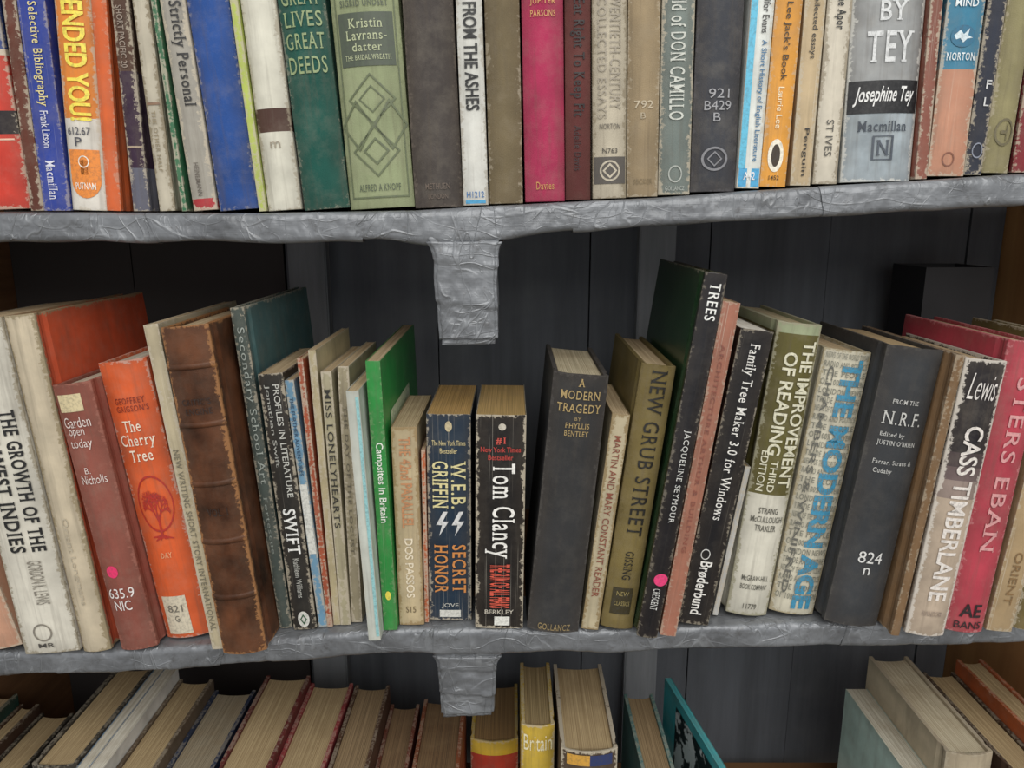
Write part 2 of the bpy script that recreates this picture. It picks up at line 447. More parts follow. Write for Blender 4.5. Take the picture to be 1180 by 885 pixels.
T(True,"faded olive-tan cloth hardback",564,603,237,558,598,0,'77694d',wear=.3)
T(True,"crimson pink cloth hardback with gilt title",606,651,235,600,650,0,'b02a55',wear=.25,wc='7c2040',T=[('h','JUPITER',1,9,.2,.8,'d8a05a'),('h','PARSONS',14,22,.2,.8,'d8a05a'),('h','Davies',212,221,.28,.72,'c8904a')])
T(True,"dark maroon hardback with black vertical lettering",652,681,234,651,681,0,'642f2e',wear=.25,wc='3c1c1c',T=[('d','To Eat Right To Keep Fit',-22,138,.2,.76,'1a0b0b',.012),('d','Adelle Davis',148,200,.35,.62,'2e1212')])
T(True,"worn cream-grey hardback with dark emblem panel",683,722,232,682,723,0,'c5bba5',wear=.6,wc='958a74',T=[('d','TWENTIETH-CENTURY',-10,130,.5,.82,'a49a88'),('d','COLLECTED ESSAYS',0,140,.15,.4,'a49a88'),('H','NORTON',146,152,.2,.8,'6f675a'),('H','N763',174,180,.28,.72,'4f483e'),('R',0,184,215,.04,.96,'565049'),('O',0,188,212,.2,.8,'c5bba5'),('Q',.16,191,209,.28,.72,'c5bba5')])
T(True,"tan cloth hardback with faint lettering",723,758,229,724,763,0,'a08c6c',wear=.35,T=[('H','792',118,127,.2,.8,'c5b69a'),('H','B',132,139,.4,.56,'b5a68a'),('h','SECKER',208,214,.2,.8,'857250')])
T(True,"grey-green hardback with worn vertical title",759,796,226,764,803,0,'7b8681',wear=.55,T=[('d','World of DON CAMILLO',-30,140,.26,.72,'cfd2c8',.01),('O',0,192,212,.28,.72,'b0b5ad'),('H','GOLLANCZ',216,221,.2,.8,'b0b5ad')])
T(True,"dark charcoal cloth hardback with white call number",797,848,222,804,862,0,'44464c',wear=.25,wc='6a6a70',T=[('H','921',103,114,.3,.75,'a2a2a6',.0),('H','B429',117,128,.22,.8,'a2a2a6',.0),('H','B',131,141,.42,.58,'a2a2a6',.0),('O',0,170,198,.2,.78,'85858a'),('Q',.12,175,193,.32,.66,'85858a')])
T(False,"white and light blue paperback with vertical title",849,873,219,863,895,0,'e4e8e2',T=[('D','A Short History of English Literature',48,188,.52,.82,'2d6f9c'),('D','B. Ifor Evans',-8,40,.52,.82,'24221f'),('R',0,-20,196,.02,.3,'58bfe0'),('R',0,196,217,.05,.95,'3fa7d8'),('H','A42',200,209,.25,.75,'f0f0f0')])
T(False,"yellow-orange paperback with oval emblem",874,908,217,896,926,0,'eda11f',bands=[(-40,2,'d9c9a0')],wear=.35,T=[('D','Lee Jack’s Book',4,95,.35,.65,'3c2a10'),('D','Laurie Lee',102,150,.38,.6,'f8e8c0'),('E',0,162,200,.2,.8,'f4ecd8'),('E',0,168,194,.33,.67,'3a2a1a'),('H','1452',204,209,.3,.7,'3c2a10')])
T(False,"beige paperback with small black lettering",909,934,216,927,953,0,'cfb68c',T=[('D','Collected essays',-10,70,.35,.7,'2a2620'),('D','Penguin',150,205,.4,.7,'2a2620')])
T(False,"off-white paperback with black vertical lettering",936,966,214,954,985,0,'ddd4c0',wear=.6,wc='9c907a',T=[('d','The Apor',-8,36,.3,.75,'1a1a1a',.015),('D','ST IVES',140,182,.35,.65,'5a564e')])
T(True,"silvery grey dust-jacketed hardback with black name band",968,1055,211,987,1070,0,'9c9e9e',gloss=1,d=.15,wear=.85,wc='dcdcd6',var=.4,bands=[(132,230,'aab6bd')],T=[('h','OMNIBUS',-40,-16,.08,.92,'d8dadb',.02),('h','BY',2,25,.34,.72,'dcdede',.012),('h','TEY',37,73,.2,.84,'dcdede',.012),('R',0,94,132,.02,.98,'17171a'),('i','Josephine Tey',101,124,.08,.92,'f0f0ee',.014),('h','Macmillan',141,153,.16,.84,'3b4450'),('F',.1,158,186,.36,.66,'4d5560'),('h','N',163,181,.42,.6,'4d5560')])
T(False,"thin reddish paperback",1056,1067,209,1071,1090,0,'94503f')
T(False,"salmon paperback with teal top and white lettering",1068,1110,208,1091,1138,0,'c88c6e',bands=[(-80,86,'2e86a8')],T=[('H','MIND',4,13,.2,.8,'e5eef0',.012),('E',0,34,60,.18,.82,'256f90'),('W',0,37,57,.26,.76,'d8e8ee'),('h','NORTON',66,75,.12,.88,'e5eef0',.012),('O',0,180,197,.33,.66,'8a5540')])
T(True,"dark slate hardback with white letter",1111,1131,205,1139,1163,0,'343b4a',T=[('H','F',96,106,.45,.75,'d8d8d8'),('H','L',116,126,.45,.75,'d8d8d8'),('O',0,168,186,.2,.8,'8a90a0')])
T(True,"olive-beige cloth hardback with round emblem",1132,1164,203,1164,1196,0,'9a9268',wear=.35,T=[('O',0,140,172,.2,.9,'6d6444'),('D','T',146,166,.4,.65,'6d6444')])
T(True,"maroon cloth hardback",1165,1186,201,1197,1216,0,'8c2d38')
T(True,"brown cloth hardback beside maroon one",1188,1225,200,1220,1256,0,'6b4a38')
# ---- middle row
M=lambda *a,**k: bk('M',*a,**k)
M(False,"peach paperback leaning left",-12,27,752,-92,-50,560,'cf9a7c',d=.11)
M(False,"white paperback with bold black title, leaning left",30,92,756,-70,3,372,'d8d3c4',d=.13,wear=.6,wc='9c927c',T=[('d','THE GROWTH OF THE',478,640,.6,.86,'1b1a1a',.025),('d','MODERN WEST INDIES',430,640,.22,.5,'1b1a1a',.025),('D','GORDON K. LEWIS',650,700,.45,.7,'8c8578'),('O',0,722,742,.25,.6,'8c8578'),('H','MR',744,749,.3,.6,'4a4640')])
M(True,"cream-spined hardback with orange cover, leaning left",94,134,754,5,40,366,'cfc0a4',d=.17,side='d2532a',gloss=1,wear=.85,wc='9b8c6c',T=[('D','Orient Longmans',600,700,.35,.6,'bdb199')],SP=[(1,.012,.158,.06,.196,'dca07a','F'),(1,.125,.14,.17,.18,'e8dcc8','R')])
M(True,"rose-brown hardback with yellow label and handwritten title",136,180,752,50,106,446,'945346',d=.13,wear=.3,wc='c08070',pg=('d8cfb8','a9a08c'),T=[('K','R',458,478,.1,.72,'d8c79a'),('H','Garden',484,496,.12,.8,'e8d8d0',-.004),('H','open',498,508,.18,.6,'e8d8d0',-.004),('H','today',509,522,.15,.72,'e8d8d0',-.004),('H','B.',542,549,.35,.5,'e8d8d0',-.004),('H','Nicholls',551,561,.2,.85,'e8d8d0',-.004),('K','E',655,669,.2,.52,'f0206a'),('H','635.9',681,692,.1,.8,'f0e8e4',.0),('H','NIC',695,706,.2,.66,'f0e8e4',.0)])
M(True,"bright orange dust-jacketed hardback with tree emblem",186,242,738,105,164,420,'e25c1a',d=.13,gloss=1,wear=.35,wc='d8d0c4',pg=('d8d2c4','b0a890'),T=[('h',"GEOFFREY",462,469,.2,.82,'8c2a10'),('h',"GRIGSON'S",471,478,.2,.86,'8c2a10'),('h','The',488,501,.25,.62,'f6e6d0',.006),('h','Cherry',504,521,.12,.84,'f6e6d0',.006),('h','Tree',522,535,.25,.72,'f6e6d0',.006),
 ('B',0,552,632,.16,.88,'bc2818'),('h','DAY',640,646,.38,.62,'f0b080'),('K','R',690,733,.12,.66,'d8cdb4'),('H','821',700,708,.22,.56,'7a7468'),('H','G',712,719,.34,.44,'7a7468')])
M(False,"slim cream paperback with faint vertical lettering",245,260,750,164,182,376,'c8ba98',d=.16,wear=.6,T=[('d','NEW WRITING SHORT STORY INTERNATIONAL',520,728,.25,.65,'77705c')])
M(True,"antique brown leather-bound book with raised bands",258,313,756,184,246,378,'5e3822',d=.13,wear=.7,wc='a8764a',rough=.4,var=.8,ribs=[425,492,560,626,690],T=[('h',"CRITIC'S",462,469,.2,.8,'2a160e'),('h','ENGINE',473,480,.25,.8,'2a160e'),('h','VOL. I',588,597,.3,.75,'2a160e')])
M(True,"grey-green hardback with teal cover and pale title",315,334,726,257,277,357,'4d5a56',d=.18,side='4f7273',wear=.4,T=[('d','Secondary School Art',380,560,.2,.85,'a0a8a0',.0),('d','Fortescue',575,640,.35,.65,'8a928a')],SP=[(1,.13,.14,.2,.212,'d8dcd8','R')])
M(False,"black paperback with white serif title",337,368,727,299,324,432,'20201f',d=.12,T=[('D','PROFILES IN LITERATURE',445,575,.55,.8,'c8c8c0'),('D','Jonathan Swift',445,540,.2,.42,'a8a8a0'),('d','SWIFT',588,640,.25,.78,'eeeeea',.015),('D','Kathleen Williams',645,690,.4,.65,'b8b8b0'),('E',0,706,724,.25,.75,'d8d8d0'),('Q',.2,709,721,.35,.65,'2a5a3a')])
M(False,"slim light blue paperback",368,377,724,326,340,440,'6fa6c8',d=.11,T=[('R',0,560,640,.1,.9,'d8d8d0'),('D','THE FURTHER ADVENTURES',460,550,.3,.7,'23405c')])
M(False,"thin orange-red paperback",378,384,724,341,351,415,'b3502c',d=.12)
M(False,"cream paperback with worn upper edge",385,392,722,352,366,405,'c9ba90',d=.12)
M(False,"grey-beige paperback with dark vertical title",393,404,722,367,384,430,'b8af8e',d=.12,wear=.6,T=[('d','MISS LONELYHEARTS',450,610,.22,.78,'2c2a24',.006)])
M(False,"faded sand-coloured paperback",405,416,719,386,402,424,'a99e80',d=.12,wear=.6,T=[('d','THE DAY OF THE LOCUST',470,640,.35,.65,'6a624e')])
M(False,"thin white and pale blue booklet",425,440,740,399,414,452,'d6dbd0',d=.14,wear=.2,T=[('R',0,460,735,.7,.95,'8fc6c8')])
M(False,"bright green paperback camping guide with white lettering",441,458,728,420,437,418,'1a9a40',d=.2,wear=.15,rough=.35,SP=[(1,.03,.14,.155,.175,'d8e8c0','R')],T=[('D','Campsites in Britain',512,604,.2,.85,'eef4e8',.012),('E',0,683,693,.3,.7,'e8d840')])
M(False,"worn cream paperback with faded orange title",463,489,722,449,484,494,'ccb890',d=.11,wear=.8,wc='a58c62',T=[('D','THE 42nd PARALLEL',505,610,.3,.75,'c88a5a',.02),('D','DOS PASSOS',622,690,.35,.68,'eee0c4',.02),('H','S15',700,707,.3,.7,'7a6848')])
M(False,"thin orange paperback",489,493,719,484,489,520,'c8622e',d=.1)
M(False,"thick navy paperback with yellow author name and lightning emblem",495,542,717,489,543,480,'1f3346',d=.108,wear=.5,rough=.35,pg=('c09a5e','8a6c3a'),T=[('E',0,488,500,.42,.58,'c8b890'),('H','The New York Times',510,516,.12,.88,'d8c890'),('H','Bestseller',519,525,.3,.7,'d8c890'),('d','W.E.B.',534,588,.55,.88,'e2d79a',.012),('d','GRIFFIN',534,588,.12,.48,'e2d79a',.012),
 ('P',[(.6,1),(.1,.45),(.5,.45),(.3,0),(.95,.6),(.55,.6),(.9,1)],592,620,.16,.5,'dcdcdc'),('P',[(.6,1),(.1,.45),(.5,.45),(.3,0),(.95,.6),(.55,.6),(.9,1)],592,620,.52,.86,'dcdcdc'),('d','SECRET',630,685,.56,.88,'d88a3c',.012),('d','HONOR',630,685,.14,.46,'d88a3c',.012),('H','JOVE',697,703,.3,.7,'c8c8c0'),('R',0,705,713,.25,.75,'d8d8d0')])
M(False,"thick black paperback with white author name and red title",547,603,726,549,606,480,'1d1a1a',d=.108,wear=.6,crease=.3,rough=.35,pg=('b8965f','857040'),T=[('E',0,490,498,.45,.6,'c8c0b0'),('h','#1',506,514,.4,.6,'d04a3c',.02),('H','New York Times',517,523,.1,.9,'c03a30',.012),('H','Bestseller',526,532,.25,.75,'c03a30',.012),('d','Tom Clancy',536,645,.2,.8,'f2f0ea',.008),('D','THE SUM OF ALL FEARS',652,702,.3,.72,'e0533a',.02),('H','BERKLEY',704,709,.2,.8,'c8c0b0'),('R',0,712,722,.4,.72,'e8e8e0')])
M(True,"charcoal cloth hardback leaning right with gilt title",608,666,733,637,704,436,'373738',d=.13,wear=.35,wc='5c5a58',pg=('c8bc9e','988c70'),T=[('h','A',441,450,.46,.58,'b59a60',.01),('h','MODERN',455,465,.16,.88,'b59a60',.005),('h','TRAGEDY',470,480,.12,.92,'b59a60',.005),('h','BY',485,489,.46,.58,'a08a5c'),('h','PHYLLIS',492,498,.3,.74,'b59a60'),('h','BENTLEY',501,507,.3,.74,'b59a60'),('h','GOLLANCZ',723,730,.2,.82,'a08a5c')])
M(False,"slim worn cream paperback leaning right",670,689,728,705,727,480,'c8ba98',d=.11,wear=.7,wc='9a845c',T=[('D','MARTIN AND MARY CONSTANT READER',505,690,.3,.7,'8a4a34')])
M(True,"olive-brown cloth hardback with black vertical title",693,728,729,738,782,426,'7c6c3c',d=.15,wear=.3,wc='55491f',T=[('d','NEW GRUB STREET',432,622,.32,.78,'1d1910',.004),('d','GISSING',640,672,.4,.66,'1d1910'),('R',0,682,712,.2,.82,'3a3218'),('H','NEW',686,691,.32,.7,'9a8a52'),('H','CLASSICS',697,702,.28,.76,'9a8a52')])
M(True,"tall glossy black hardback with dark green cover",735,757,739,812,842,319,'14161e',d=.17,side='1e3a22',gloss=1,rough=.25,wear=.2,T=[('d','TREES',331,374,.28,.76,'ecece8',.01),('d','JACQUELINE SEYMOUR',500,606,.34,.68,'dcdcd8',.0),('K','E',665,679,.28,.95,'f0307a'),('d','CRESCENT',682,706,.34,.68,'dcdcd8',.0)])
M(False,"salmon pink paperback leaning right",758,780,736,834,852,352,'b07059',d=.15,wear=.3,T=[('d','ARCHITECTURE ARTHUR & BUILDING',400,640,.35,.6,'8f5040')])
M(False,"black software guide paperback with white vertical title",781,816,724,853,893,386,'17161a',d=.13,wear=.3,rough=.35,pg=('e8e5dc','ccc8bc'),crease=.1,T=[('d','Family Tree Maker 3.0 for Windows',402,604,.28,.68,'eeece6',.004),('O',0,638,650,.25,.55,'d8d8d4'),('D','Brøderbund',652,712,.28,.68,'eeece6',.015)])
M(False,"thin white booklet leaning right",822,830,711,860,868,540,'d8d8d4',d=.1)
M(True,"white dust-jacketed hardback with olive title panel",836,882,714,893,951,378,'d6d2c2',d=.14,gloss=1,wear=.65,wc='a8a48a',bands=[(392,576,'635c26'),(372,392,'a5b08a')],pg=('c6b994','93866a'),T=[('D','THE IMPROVEMENT',398,566,.62,.92,'e0dcc0',.02),('D','OF READING',412,530,.24,.54,'e0dcc0',.02),('D','THIRD',536,572,.38,.54,'e0dcc0',.012),('D','EDITION',526,572,.14,.3,'e0dcc0',.012),('H','STRANG',590,597,.3,.76,'5c5a50'),('H','McCULLOUGH',600,607,.16,.9,'5c5a50'),('H','TRAXLER',610,617,.28,.78,'5c5a50'),('H','McGRAW-HILL',668,674,.2,.84,'5c5a50'),('H','BOOK COMPANY',678,684,.2,.84,'5c5a50'),('H','11779',700,706,.34,.66,'5c5a50')])
def lines():
    r=[]; ws=['NEWS OF THE WORLD TODAY','RADIO AND POLITICS','THE PEOPLE','OF 100% IS SEVEN','LONDON NEWS','TRADE AND EMPIRE']
    for i in range(28):
        y=414+i*10.2
        r.append(('h',ws[i%6],y,y+6.5,.05,.95,'7c7c70',.0))
    return r
M(True,"newsprint-patterned dust jacket hardback with bright blue title",888,944,713,954,1012,410,'d2ccb6',d=.13,gloss=1,wear=.6,wc='a89a78',T=lines()+[('D','THE MODERN AGE',420,706,.4,.84,'3794ba',.045),('D','CHAMBERS & WINIFRED',430,690,.14,.26,'67665e')])
M(True,"dark grey cloth hardback with white lettering and call number",952,1014,727,1020,1100,408,'3d3f42',d=.13,wear=.25,wc='66645f',pg=('c0a880','937c58'),T=[('h','FROM THE',468,473,.26,.72,'c8c8c4'),('h','N.R.F.',482,497,.16,.84,'c8c8c4',.0),('h','Edited by',506,512,.18,.6,'c8c8c4'),('h',"JUSTIN O'BRIEN",515,522,.16,.84,'c8c8c4'),('h','Farrar, Straus &',537,543,.16,.86,'c8c8c4'),('h','Cudahy',547,554,.2,.52,'c8c8c4'),('H','824',642,655,.3,.74,'e0e0de',.0),('H','n',660,668,.44,.56,'e0e0de',.0)])
M(True,"slim tan brown hardback",1018,1040,735,1101,1109,412,'8a6a48',d=.15,wear=.3)
M(True,"worn dust-jacketed hardback, black head fading to cream",1043,1088,741,1112,1164,424,'c2ae98',d=.14,gloss=1,wear=.95,wc='e0d8cc',var=.35,bands=[(405,532,'221d22'),(532,548,'4a3c40'),(548,564,'6e5c5c'),(564,585,'97857c')],T=[('i','Lewis',440,470,.16,.84,'e8e2dc',-.005),('D','CASS TIMBERLANE',500,700,.3,.76,'e8e0d8',.02),('H','RANDOM',712,718,.25,.75,'a89484')])
M(True,"bright raspberry red hardback with pale lettering",1091,1134,733,1165,1214,398,'b8384a',d=.15,gloss=1,wear=.35,wc='e0a0a0',T=[('d','STERS EBAN',440,640,.35,.72,'dc9a9a',.01),('H','AE',700,715,.22,.78,'2a1a1e',.02),('H','BANS',720,728,.15,.85,'2a1a1e')])
M(False,"beige paperback beside red hardback",1137,1166,731,1216,1250,420,'b89c72',d=.13,wear=.4,T=[('D','ORIENT',640,700,.35,.65,'8a6a40'),])
M(True,"olive brown hardback at shelf end",1168,1200,730,1252,1290,400,'7a6a3c',d=.14)
# ---- bottom row : measured on the page-top plane
PGt=('bfa981','917a56')
def bot(hard,label,xl,xr,yb,col,d=.15,yf=None,lean=0,xref=885,Yf=0.0,**o):
    if yf: df=kk(yb)*d/(kk(yf)-kk(yb)); Y=df+CY
    else: Y=Yf
    zt=CZ+kk(yb)*(Y+d-CY)
    xa,_=atZ(xl,xref,zt); xb,_=atZ(xr,xref,zt)
    w=(xb-xa)*.97; h=(zt-ZB-w/2*abs(math.sin(lean)))/math.cos(lean)
    def s(y,zt=zt,h=h,Y=Y): return h-(zt-atY(590,y,Y)[1])
    o.setdefault('wear',.25)
    books.append(dict(row='B',hard=hard,label=label,w=w,h=h,d=d,x=(xa+xb)/2-h*math.sin(lean),y=Y,a=lean,col=col,o=o,s=s))
bot(True,"dark green hardback seen from above",-95,-60,800,'24443a',d=.15)
bot(True,"brown hardback with aged pages",-56,-22,812,'4a3226',pg=PGt)
bot(True,"black-covered hardback with tan pages",-19,28,822,'2b2926',pg=PGt)
bot(True,"wide hardback with aged beige pages and dark cover",32,86,768,'3a3834',pg=PGt)
bot(False,"white and blue paperback seen from above",88,103,770,'5f8fb8',pg=('dcd8cc','b0a890'))
bot(False,"slim white paperback with clean pages",105,126,770,'e4e2da',pg=('e0dccf','bdb5a0'))
bot(True,"brown hardback with toned pages",129,183,783,'6b5a48',pg=PGt)
bot(True,"dark blue hardback with grey pages",187,246,796,'223a5c',pg=('a89c84','7c705a'))
bot(True,"dark red hardback with tan pages",250,312,779,'6e2226',pg=PGt)
bot(True,"red cloth hardback with tan pages",316,375,788,'a02c38',pg=PGt)
bot(True,"brown hardback with worn dark pages",378,427,790,'57392a',pg=('a08866','6e5a40'))
bot(True,"slim reddish brown hardback seen from above",430,470,812,'7a3524',pg=('8d7050','5f4a34'))
bot(True,"rust orange hardback with dark pages",474,530,806,'8c4420',pg=('7d6040','54402c'))
bot(True,"bright yellow dust-jacketed book with red lower spine",541,598,788,'e8c21c',d=.1,yf=856,xref=856,gloss=1,wear=.4,pg=('a8885a','7a6040'),bands=[(872,990,'c8402a')])
bot(True,"yellow travel book with aged page block",600,640,764,'d9b52a',d=.1,yf=838,xref=838,gloss=1,wear=.5,pg=('a8946c','75633f'),T=[('H','Britain',848,866,.08,.92,'f0e8c0',.0)])
bot(True,"thick worn hardback with rough beige pages",646,714,766,'5a4a3c',d=.13,yf=868,xref=868,wear=.8,pg=PGt,T=[('R',0,872,884,.1,.5,'d8a030'),('R',0,872,884,.5,.9,'2c3a6a')])
bot(True,"pale teal hardback with tan pages",738,778,800,'a8402c',pg=('a8906c','7c6648'),side='5f8f8c')
bot(False,"thin teal magazine with dark patterned cover",833,842,780,'2aa0a8',d=.16,pg=('5ab8bc','3a9098'),free=1,yaw=.16,wear=.1,SP=[(-1,.012,.125,.05,.172,'illus','R')])
bot(False,"pale mint paperback with cream pages",1040,1072,794,'b8cfc4',side='b9d2c8',gloss=1,pg=('d8d4c4','a8a08c'))
bot(True,"large beige hardback with thick cream page block",1100,1160,757,'c0b094',pg=('d2c8ac','a89a80'),wear=.3,Yf=.004)
bot(True,"dark brown hardback beside beige one",1164,1215,775,'4a3428',pg=PGt)
bot(True,"orange hardback at shelf end",1219,1262,760,'b85a2a',pg=PGt)
for b in books:
    if b['row']=='B': b['y']=min(b['y'],.25-b['d']) if not b['o'].get('free') else b['y']
sep('TMB')
for b in books:
    sa=math.sin(b['a']); ca=math.cos(b['a'])
    if b['row']=='B': b['z']=ZB+.001+b['w']/2*abs(sa)
    else:
        P=TP if b['row']=='T' else MP
        lx=b['x']+(b['w']/2*ca if sa>0 else -b['w']/2*ca)
        b['z']=max(zint(P,lx),zint(P,b['x'])-abs(sa)*b['w']/2)+.0014+b['w']/2*abs(sa)
    build_book(b)

# ------------------------------------------------------------ bookcase
case=bpy.data.objects.new('bookcase',None); COL.objects.link(case)
case['label']="dark painted wooden bookcase with duct-taped shelf edges"; case['category']="bookcase"
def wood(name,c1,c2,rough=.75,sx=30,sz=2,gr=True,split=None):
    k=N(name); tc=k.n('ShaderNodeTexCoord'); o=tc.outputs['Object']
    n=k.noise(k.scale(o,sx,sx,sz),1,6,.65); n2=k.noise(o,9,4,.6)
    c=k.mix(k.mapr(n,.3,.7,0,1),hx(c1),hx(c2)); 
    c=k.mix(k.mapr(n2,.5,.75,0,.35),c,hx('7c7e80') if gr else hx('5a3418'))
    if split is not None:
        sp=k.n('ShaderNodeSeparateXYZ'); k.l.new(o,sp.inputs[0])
        c=k.mix(k.math('LESS_THAN',sp.outputs[0],split),c,hx('35302f'))  # dimmer left end of the back boards, its shade put into the colour
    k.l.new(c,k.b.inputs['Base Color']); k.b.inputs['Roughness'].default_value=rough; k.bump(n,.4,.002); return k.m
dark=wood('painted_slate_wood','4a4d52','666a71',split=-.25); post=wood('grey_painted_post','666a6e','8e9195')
brown=wood('bare_brown_wood','6b4a30','8c6542',gr=False,sx=3,sz=60); ply=wood('warm_plywood','a87848','c8975f',gr=False)
XL,XR,YB=-.55,.535,.275
bm=bmesh.new(); x=XL
while x<XR:
    wd=random.uniform(.12,.17); x1=min(x+wd,XR)
    if XR-x1<.02: x1=XR
    yo=random.uniform(0,.004)
    r=bmesh.ops.create_cube(bm,size=1)
    for v in r['verts']: v.co=Vector((x+.0008+(v.co.x+.5)*(x1-x-.0016),YB+yo+(v.co.y+.5)*.015,.02+(v.co.z+.5)*1.76))
    x=x1
r=bmesh.ops.create_cube(bm,size=1)
for v in r['verts']: v.co=Vector(((XL+XR)/2+v.co.x*(XR-XL),YB+.017+v.co.y*.006,.9+v.co.z*1.76))
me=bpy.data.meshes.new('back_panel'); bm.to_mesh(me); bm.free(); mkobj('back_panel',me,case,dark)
for nm,a,b,m in(('side_panel',XL-.02,XL,brown),('side_panel',XR,XR+.02,ply)):
    mkobj(nm,box_mesh(nm,a,b,.0,YB+.03,0,1.80,.001),case,m)
mkobj('top_panel',box_mesh('top_panel',XL-.02,XR+.02,-.0,YB+.03,1.80,1.82,.001),case,brown)
for px0,px1 in((332,376),(736,778)):
    a,_=atY(px0,320,YB-.02); b,_=atY(px1,320,YB-.02)
    mkobj('back_post',box_mesh('back_post',a,b,YB-.018,YB+.0,.02,1.795,.0015),case,post)
def tape_mat():
    k=N('silver_duct_tape'); tc=k.n('ShaderNodeTexCoord'); o=tc.outputs['Object']
    wn=k.n('ShaderNodeTexNoise'); wn.inputs['Scale'].default_value=14; wn.inputs['Detail'].default_value=2; k.l.new(o,wn.inputs['Vector'])
    va=k.n('ShaderNodeVectorMath',operation='MULTIPLY_ADD'); k.l.new(wn.outputs['Color'],va.inputs[0]); va.inputs[1].default_value=(.05,.05,.05); k.l.new(o,va.inputs[2])
    wv=va.outputs[0]
    def ridge(sx,sz,loc,wd=.025):
        n=k.noise(k.scale(wv,sx,sx,sz,loc),1,1,.5)
        return k.mapr(k.math('ABSOLUTE',k.math('SUBTRACT',n,.5)),0,wd,1,0)
    r1=ridge(70,16,(0,0,0)); r2=ridge(14,75,(3,5,1)); r3=ridge(120,70,(7,2,9))
    gate=k.mapr(k.noise(o,30,2,.5),.40,.56,.12,1)
    cr=k.math('MULTIPLY',k.math('MAXIMUM',k.math('MAXIMUM',r1,k.math('MULTIPLY',r2,.8)),k.math('MULTIPLY',r3,.3)),gate)
    soft=k.noise(k.scale(o,45,45,50),1,3,.55); big=k.noise(o,16,5,.65)
    fine=k.noise(k.scale(o,40,40,1500),1,1,.5)
    c=k.mix(k.mapr(big,.35,.68,0,1),hx('66686b'),hx('8c8f93'))
    c=k.mix(k.math('MULTIPLY',k.mapr(k.noise(o,110,6,.75),.56,.68,0,1),.45),c,hx('484440'))
    c=k.mix(k.math('MULTIPLY',cr,.22),c,hx('b4b7ba'))
    k.l.new(c,k.b.inputs['Base Color']); k.b.inputs['Metallic'].default_value=.3
    k.l.new(k.mapr(big,.3,.7,.27,.45),k.b.inputs['Roughness'])
    h=k.math('ADD',k.math('MULTIPLY',cr,.5),k.math('MULTIPLY',soft,1.8)); h=k.math('ADD',h,k.math('MULTIPLY',fine,.08))
    k.bump(h,.75,.0014); return k.m
tape=tape_mat()
def shelf(P,th,name,dip=0):
    root=bpy.data.objects.new(name,None)
    COL.objects.link(root); root.parent=case
    xs=[XL+.0005+(XR-XL-.001)*i/120 for i in range(121)]
    vs=[];fs=[]
    for x in xs:
        z=zint(P,x)-.0005
        for y,dz in((0,0),(YB-.019,0),(YB-.019,-th+.002),(0,-th+.002)): vs.append((x,y,z+dz))
    for i in range(120):
        for j in range(4): fs.append((4*i+j,4*i+4+j,4*i+4+(j+1)%4,4*i+(j+1)%4))
    fs+=[(0,1,2,3),(480,483,482,481)]
    me=bpy.data.meshes.new('shelf_board'); me.from_pydata(vs,[],fs); me.update()
    bm=bmesh.new(); bm.from_mesh(me); bmesh.ops.recalc_face_normals(bm,faces=bm.faces); bm.to_mesh(me); bm.free()
    mkobj('shelf_board',me,root,brown)
    x=XL+.001; k=0
    while x<XR-.004:
        vs=[];fs=[]
        L=random.uniform(.07,.18); x1=min(x+L,XR-.001); off=.0004+(k%2)*.0008; k+=1
        skew=random.uniform(-.014,.014); n=max(3,int((x1-x)/.0018)); tw=random.uniform(-.004,.004)
        prof_=[(.05,0.0002),(.012,0.0003),(0,.0003),(-.0022,-.0006),(-.0036,-.0024)]+[(-.0042,-.003-(th-.004)*j/9) for j in range(1,9)]+[(-.004,-th+.0005),(-.002,-th-.0015),(.004,-th-.002),(.012,-th+.001+tw*.1)]
        m=len(prof_)
        for i in range(n+1):
            xx=x+(x1+.004-x)*i/n
            zb=zint(P,xx)
            dp=dip*math.exp(-((xx+.035)/.045)**4)
            for j,(y,dz) in enumerate(prof_):
                q=Vector((xx*60+k*3,k*7.0,(zb+dz)*50)); a=noise.noise(q); a2=abs(noise.noise(q*2.4))
                amp=0 if j<3 else .0012
                yy=y-off*(0 if j<2 else 1)-amp*(a*.85-.9*a2)
                zz=zb+dz+(0 if j<4 else (noise.noise(Vector((xx*26,k*3,j*.1)))*.0022)*(j/m)) - dp*(max(0,j-3)/m)
                vs.append((min(max(xx+skew*(j/m-.5),XL+.0005),XR-.0005),yy,zz))
        for i in range(n):
            for j in range(m-1): a=i*m+j; fs.append((a,a+1,a+m+1,a+m))
        me=bpy.data.meshes.new('duct_tape_strip'); me.from_pydata(vs,[],fs)
        mkobj('duct_tape_strip',me,root,tape,True,label="creased silver duct tape over shelf edge")
        x=x1
    return root
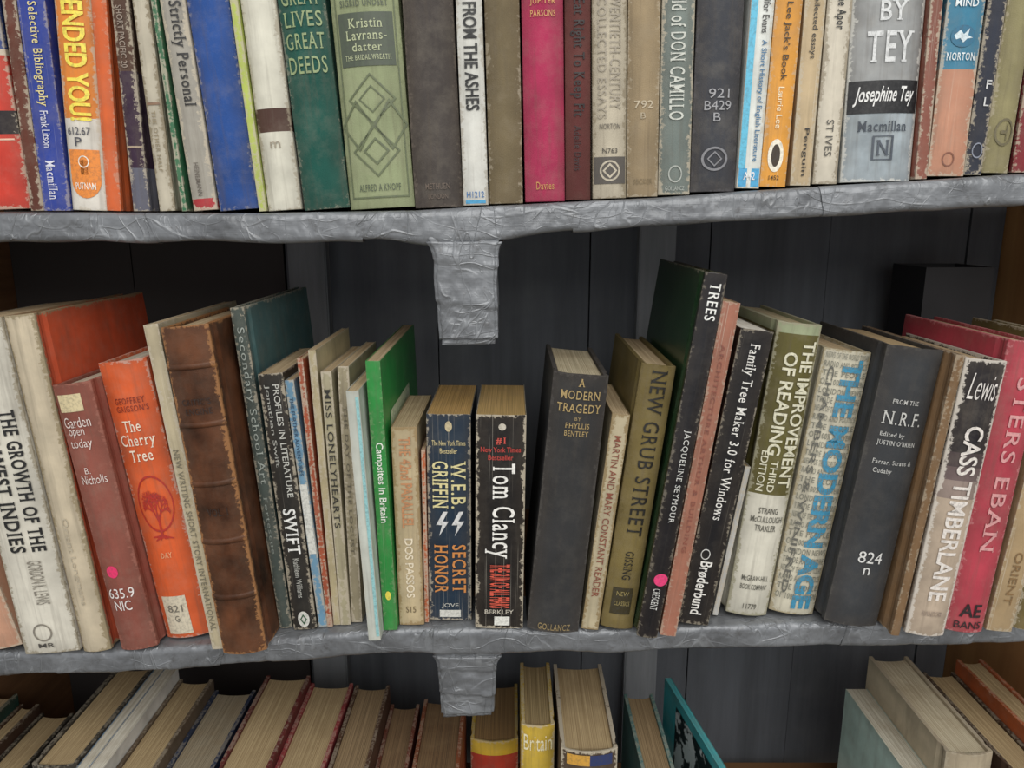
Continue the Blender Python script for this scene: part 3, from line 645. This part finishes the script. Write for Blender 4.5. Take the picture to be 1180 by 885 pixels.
def bracket(root,x0t,x1t,x0b,x1b,yt,yb_,Y0,dep):
    A=atY(x0t,yt,Y0);B=atY(x1t,yt,Y0);C=atY(x0b,yb_,Y0);D=atY(x1b,yb_,Y0)
    nx,nz,ny=24,44,8; bm=bmesh.new(); bmesh.ops.create_cube(bm,size=1)
    bmesh.ops.bevel(bm,geom=bm.edges[:],offset=.05,segments=2,affect='EDGES')
    for ax,n in((0,nx),(1,ny),(2,nz)):
        for i in range(1,n):
            no=[0,0,0]; no[ax]=1; c=[0,0,0]; c[ax]=-.5+i/n
            bmesh.ops.bisect_plane(bm,geom=bm.verts[:]+bm.edges[:]+bm.faces[:],plane_co=c,plane_no=no)
    for v in bm.verts:
        u,t,q=v.co.x+.5,v.co.y+.5,v.co.z+.5
        xl=C[0]+(A[0]-C[0])*q; xr=D[0]+(B[0]-D[0])*q
        fl=.007*max(0,(q-.8)/.2)**2
        ql=q+.07*(u-.5)
        lap=.0012*(ql>.36)+.0012*(ql>.74)
        p=Vector((xl-fl-lap*.6+u*(xr-xl+2*fl+1.2*lap),Y0+t*dep-lap*(1 if t<.5 else 0),C[1]+q*(A[1]-C[1])))
        nn=noise.noise(p*50)-.9*abs(noise.noise(p*100))+.25*noise.noise(p*220)
        p.y+=.0017*nn*(1 if t<.5 else 0); p.x+=.0011*noise.noise(p*55+Vector((9,0,0)))
        p.z+=.0014*noise.noise(p*80+Vector((0,5,0)))*(1-q)
        v.co=p
    me=bpy.data.meshes.new('support_bracket'); bm.to_mesh(me); bm.free()
    mkobj('support_bracket',me,root,tape,True,label="duct-taped wooden support block under shelf")
s1=shelf(TP,.019,'shelf',dip=.006)
bracket(s1,499,571,506,574,272,397,-.003,.035)
s2=shelf(MP,.019,'shelf',dip=.004)
bracket(s2,505,571,508,569,752,826,.004,.035)
mkobj('shelf_board',box_mesh('shelf_board',XL+.0005,XR-.0005,0,YB-.019,ZB-.02,ZB,.001),case,brown)
mkobj('shelf_board',box_mesh('shelf_board',XL+.0005,XR-.0005,0,YB-.019,.08,.10,.001),case,brown)
fb=bpy.data.objects.new('magazine_file_box',None); COL.objects.link(fb)
fb['label']="black cardboard file box standing against the back boards"; fb['category']="file box"
a,_=atY(1064,340,.18); b_,_=atY(1142,340,.18); zs=zint(MP,.45)+.0014; _,ztp=atY(1100,308,.18)
fb.location=((a+b_)/2,.18,zs); hw=(b_-a)/2; hh=ztp-zs
bm=bmesh.new()
def bx(x0,x1,y0,y1,z0,z1,bm=bm):
    r=bmesh.ops.create_cube(bm,size=1)
    for v in r['verts']: v.co=Vector((x0+(v.co.x+.5)*(x1-x0),y0+(v.co.y+.5)*(y1-y0),z0+(v.co.z+.5)*(z1-z0)))
bx(-hw,hw,0,.003,0,hh);bx(-hw,hw,.062,.065,0,hh);bx(-hw,-hw+.003,.003,.062,0,hh);bx(hw-.003,hw,.003,.062,0,hh);bx(-hw+.003,hw-.003,.003,.062,0,.003)
me=bpy.data.meshes.new('box_body'); bm.to_mesh(me); bm.free()
kb=N('black_cardboard'); tc=kb.n('ShaderNodeTexCoord'); kb.l.new(kb.mix(kb.noise(tc.outputs['Object'],30),hx('1c1c1f'),hx('2c2c30')),kb.b.inputs['Base Color']); kb.b.inputs['Roughness'].default_value=.6
mkobj('box_body',me,fb,kb.m)
# ------------------------------------------------------------ floor, wall, light
kf=N('concrete_ground'); tc=kf.n('ShaderNodeTexCoord'); kf.l.new(kf.mix(kf.noise(tc.outputs['Object'],3,6),hx('6f6a62'),hx('8f8a80')),kf.b.inputs['Base Color']); kf.b.inputs['Roughness'].default_value=.9
mkobj('floor',box_mesh('floor',-4,4,-5,1.5,-.1,0),None,kf.m,kind='structure')
mkobj('wall_back',box_mesh('wall_back',-4,4,.40,.5,0,2.7),None,kf.m,kind='structure')
w=bpy.data.worlds.new('world'); sc.world=w; w.use_nodes=True
bg=w.node_tree.nodes['Background']; bg.inputs[0].default_value=(.91,.92,.93,1); bg.inputs[1].default_value=.80
def area(name,loc,size,e,col,tgt):
    l=bpy.data.lights.new(name,'AREA'); l.size=size; l.energy=e; l.color=col
    o=bpy.data.objects.new(name,l); COL.objects.link(o); o.location=loc
    o.rotation_euler=(Vector(tgt)-o.location).to_track_quat('-Z','Y').to_euler(); return o
area('sky_opening',(.3,-2.0,2.8),2.2,48,(1,.975,.93),(0,0,1.25))
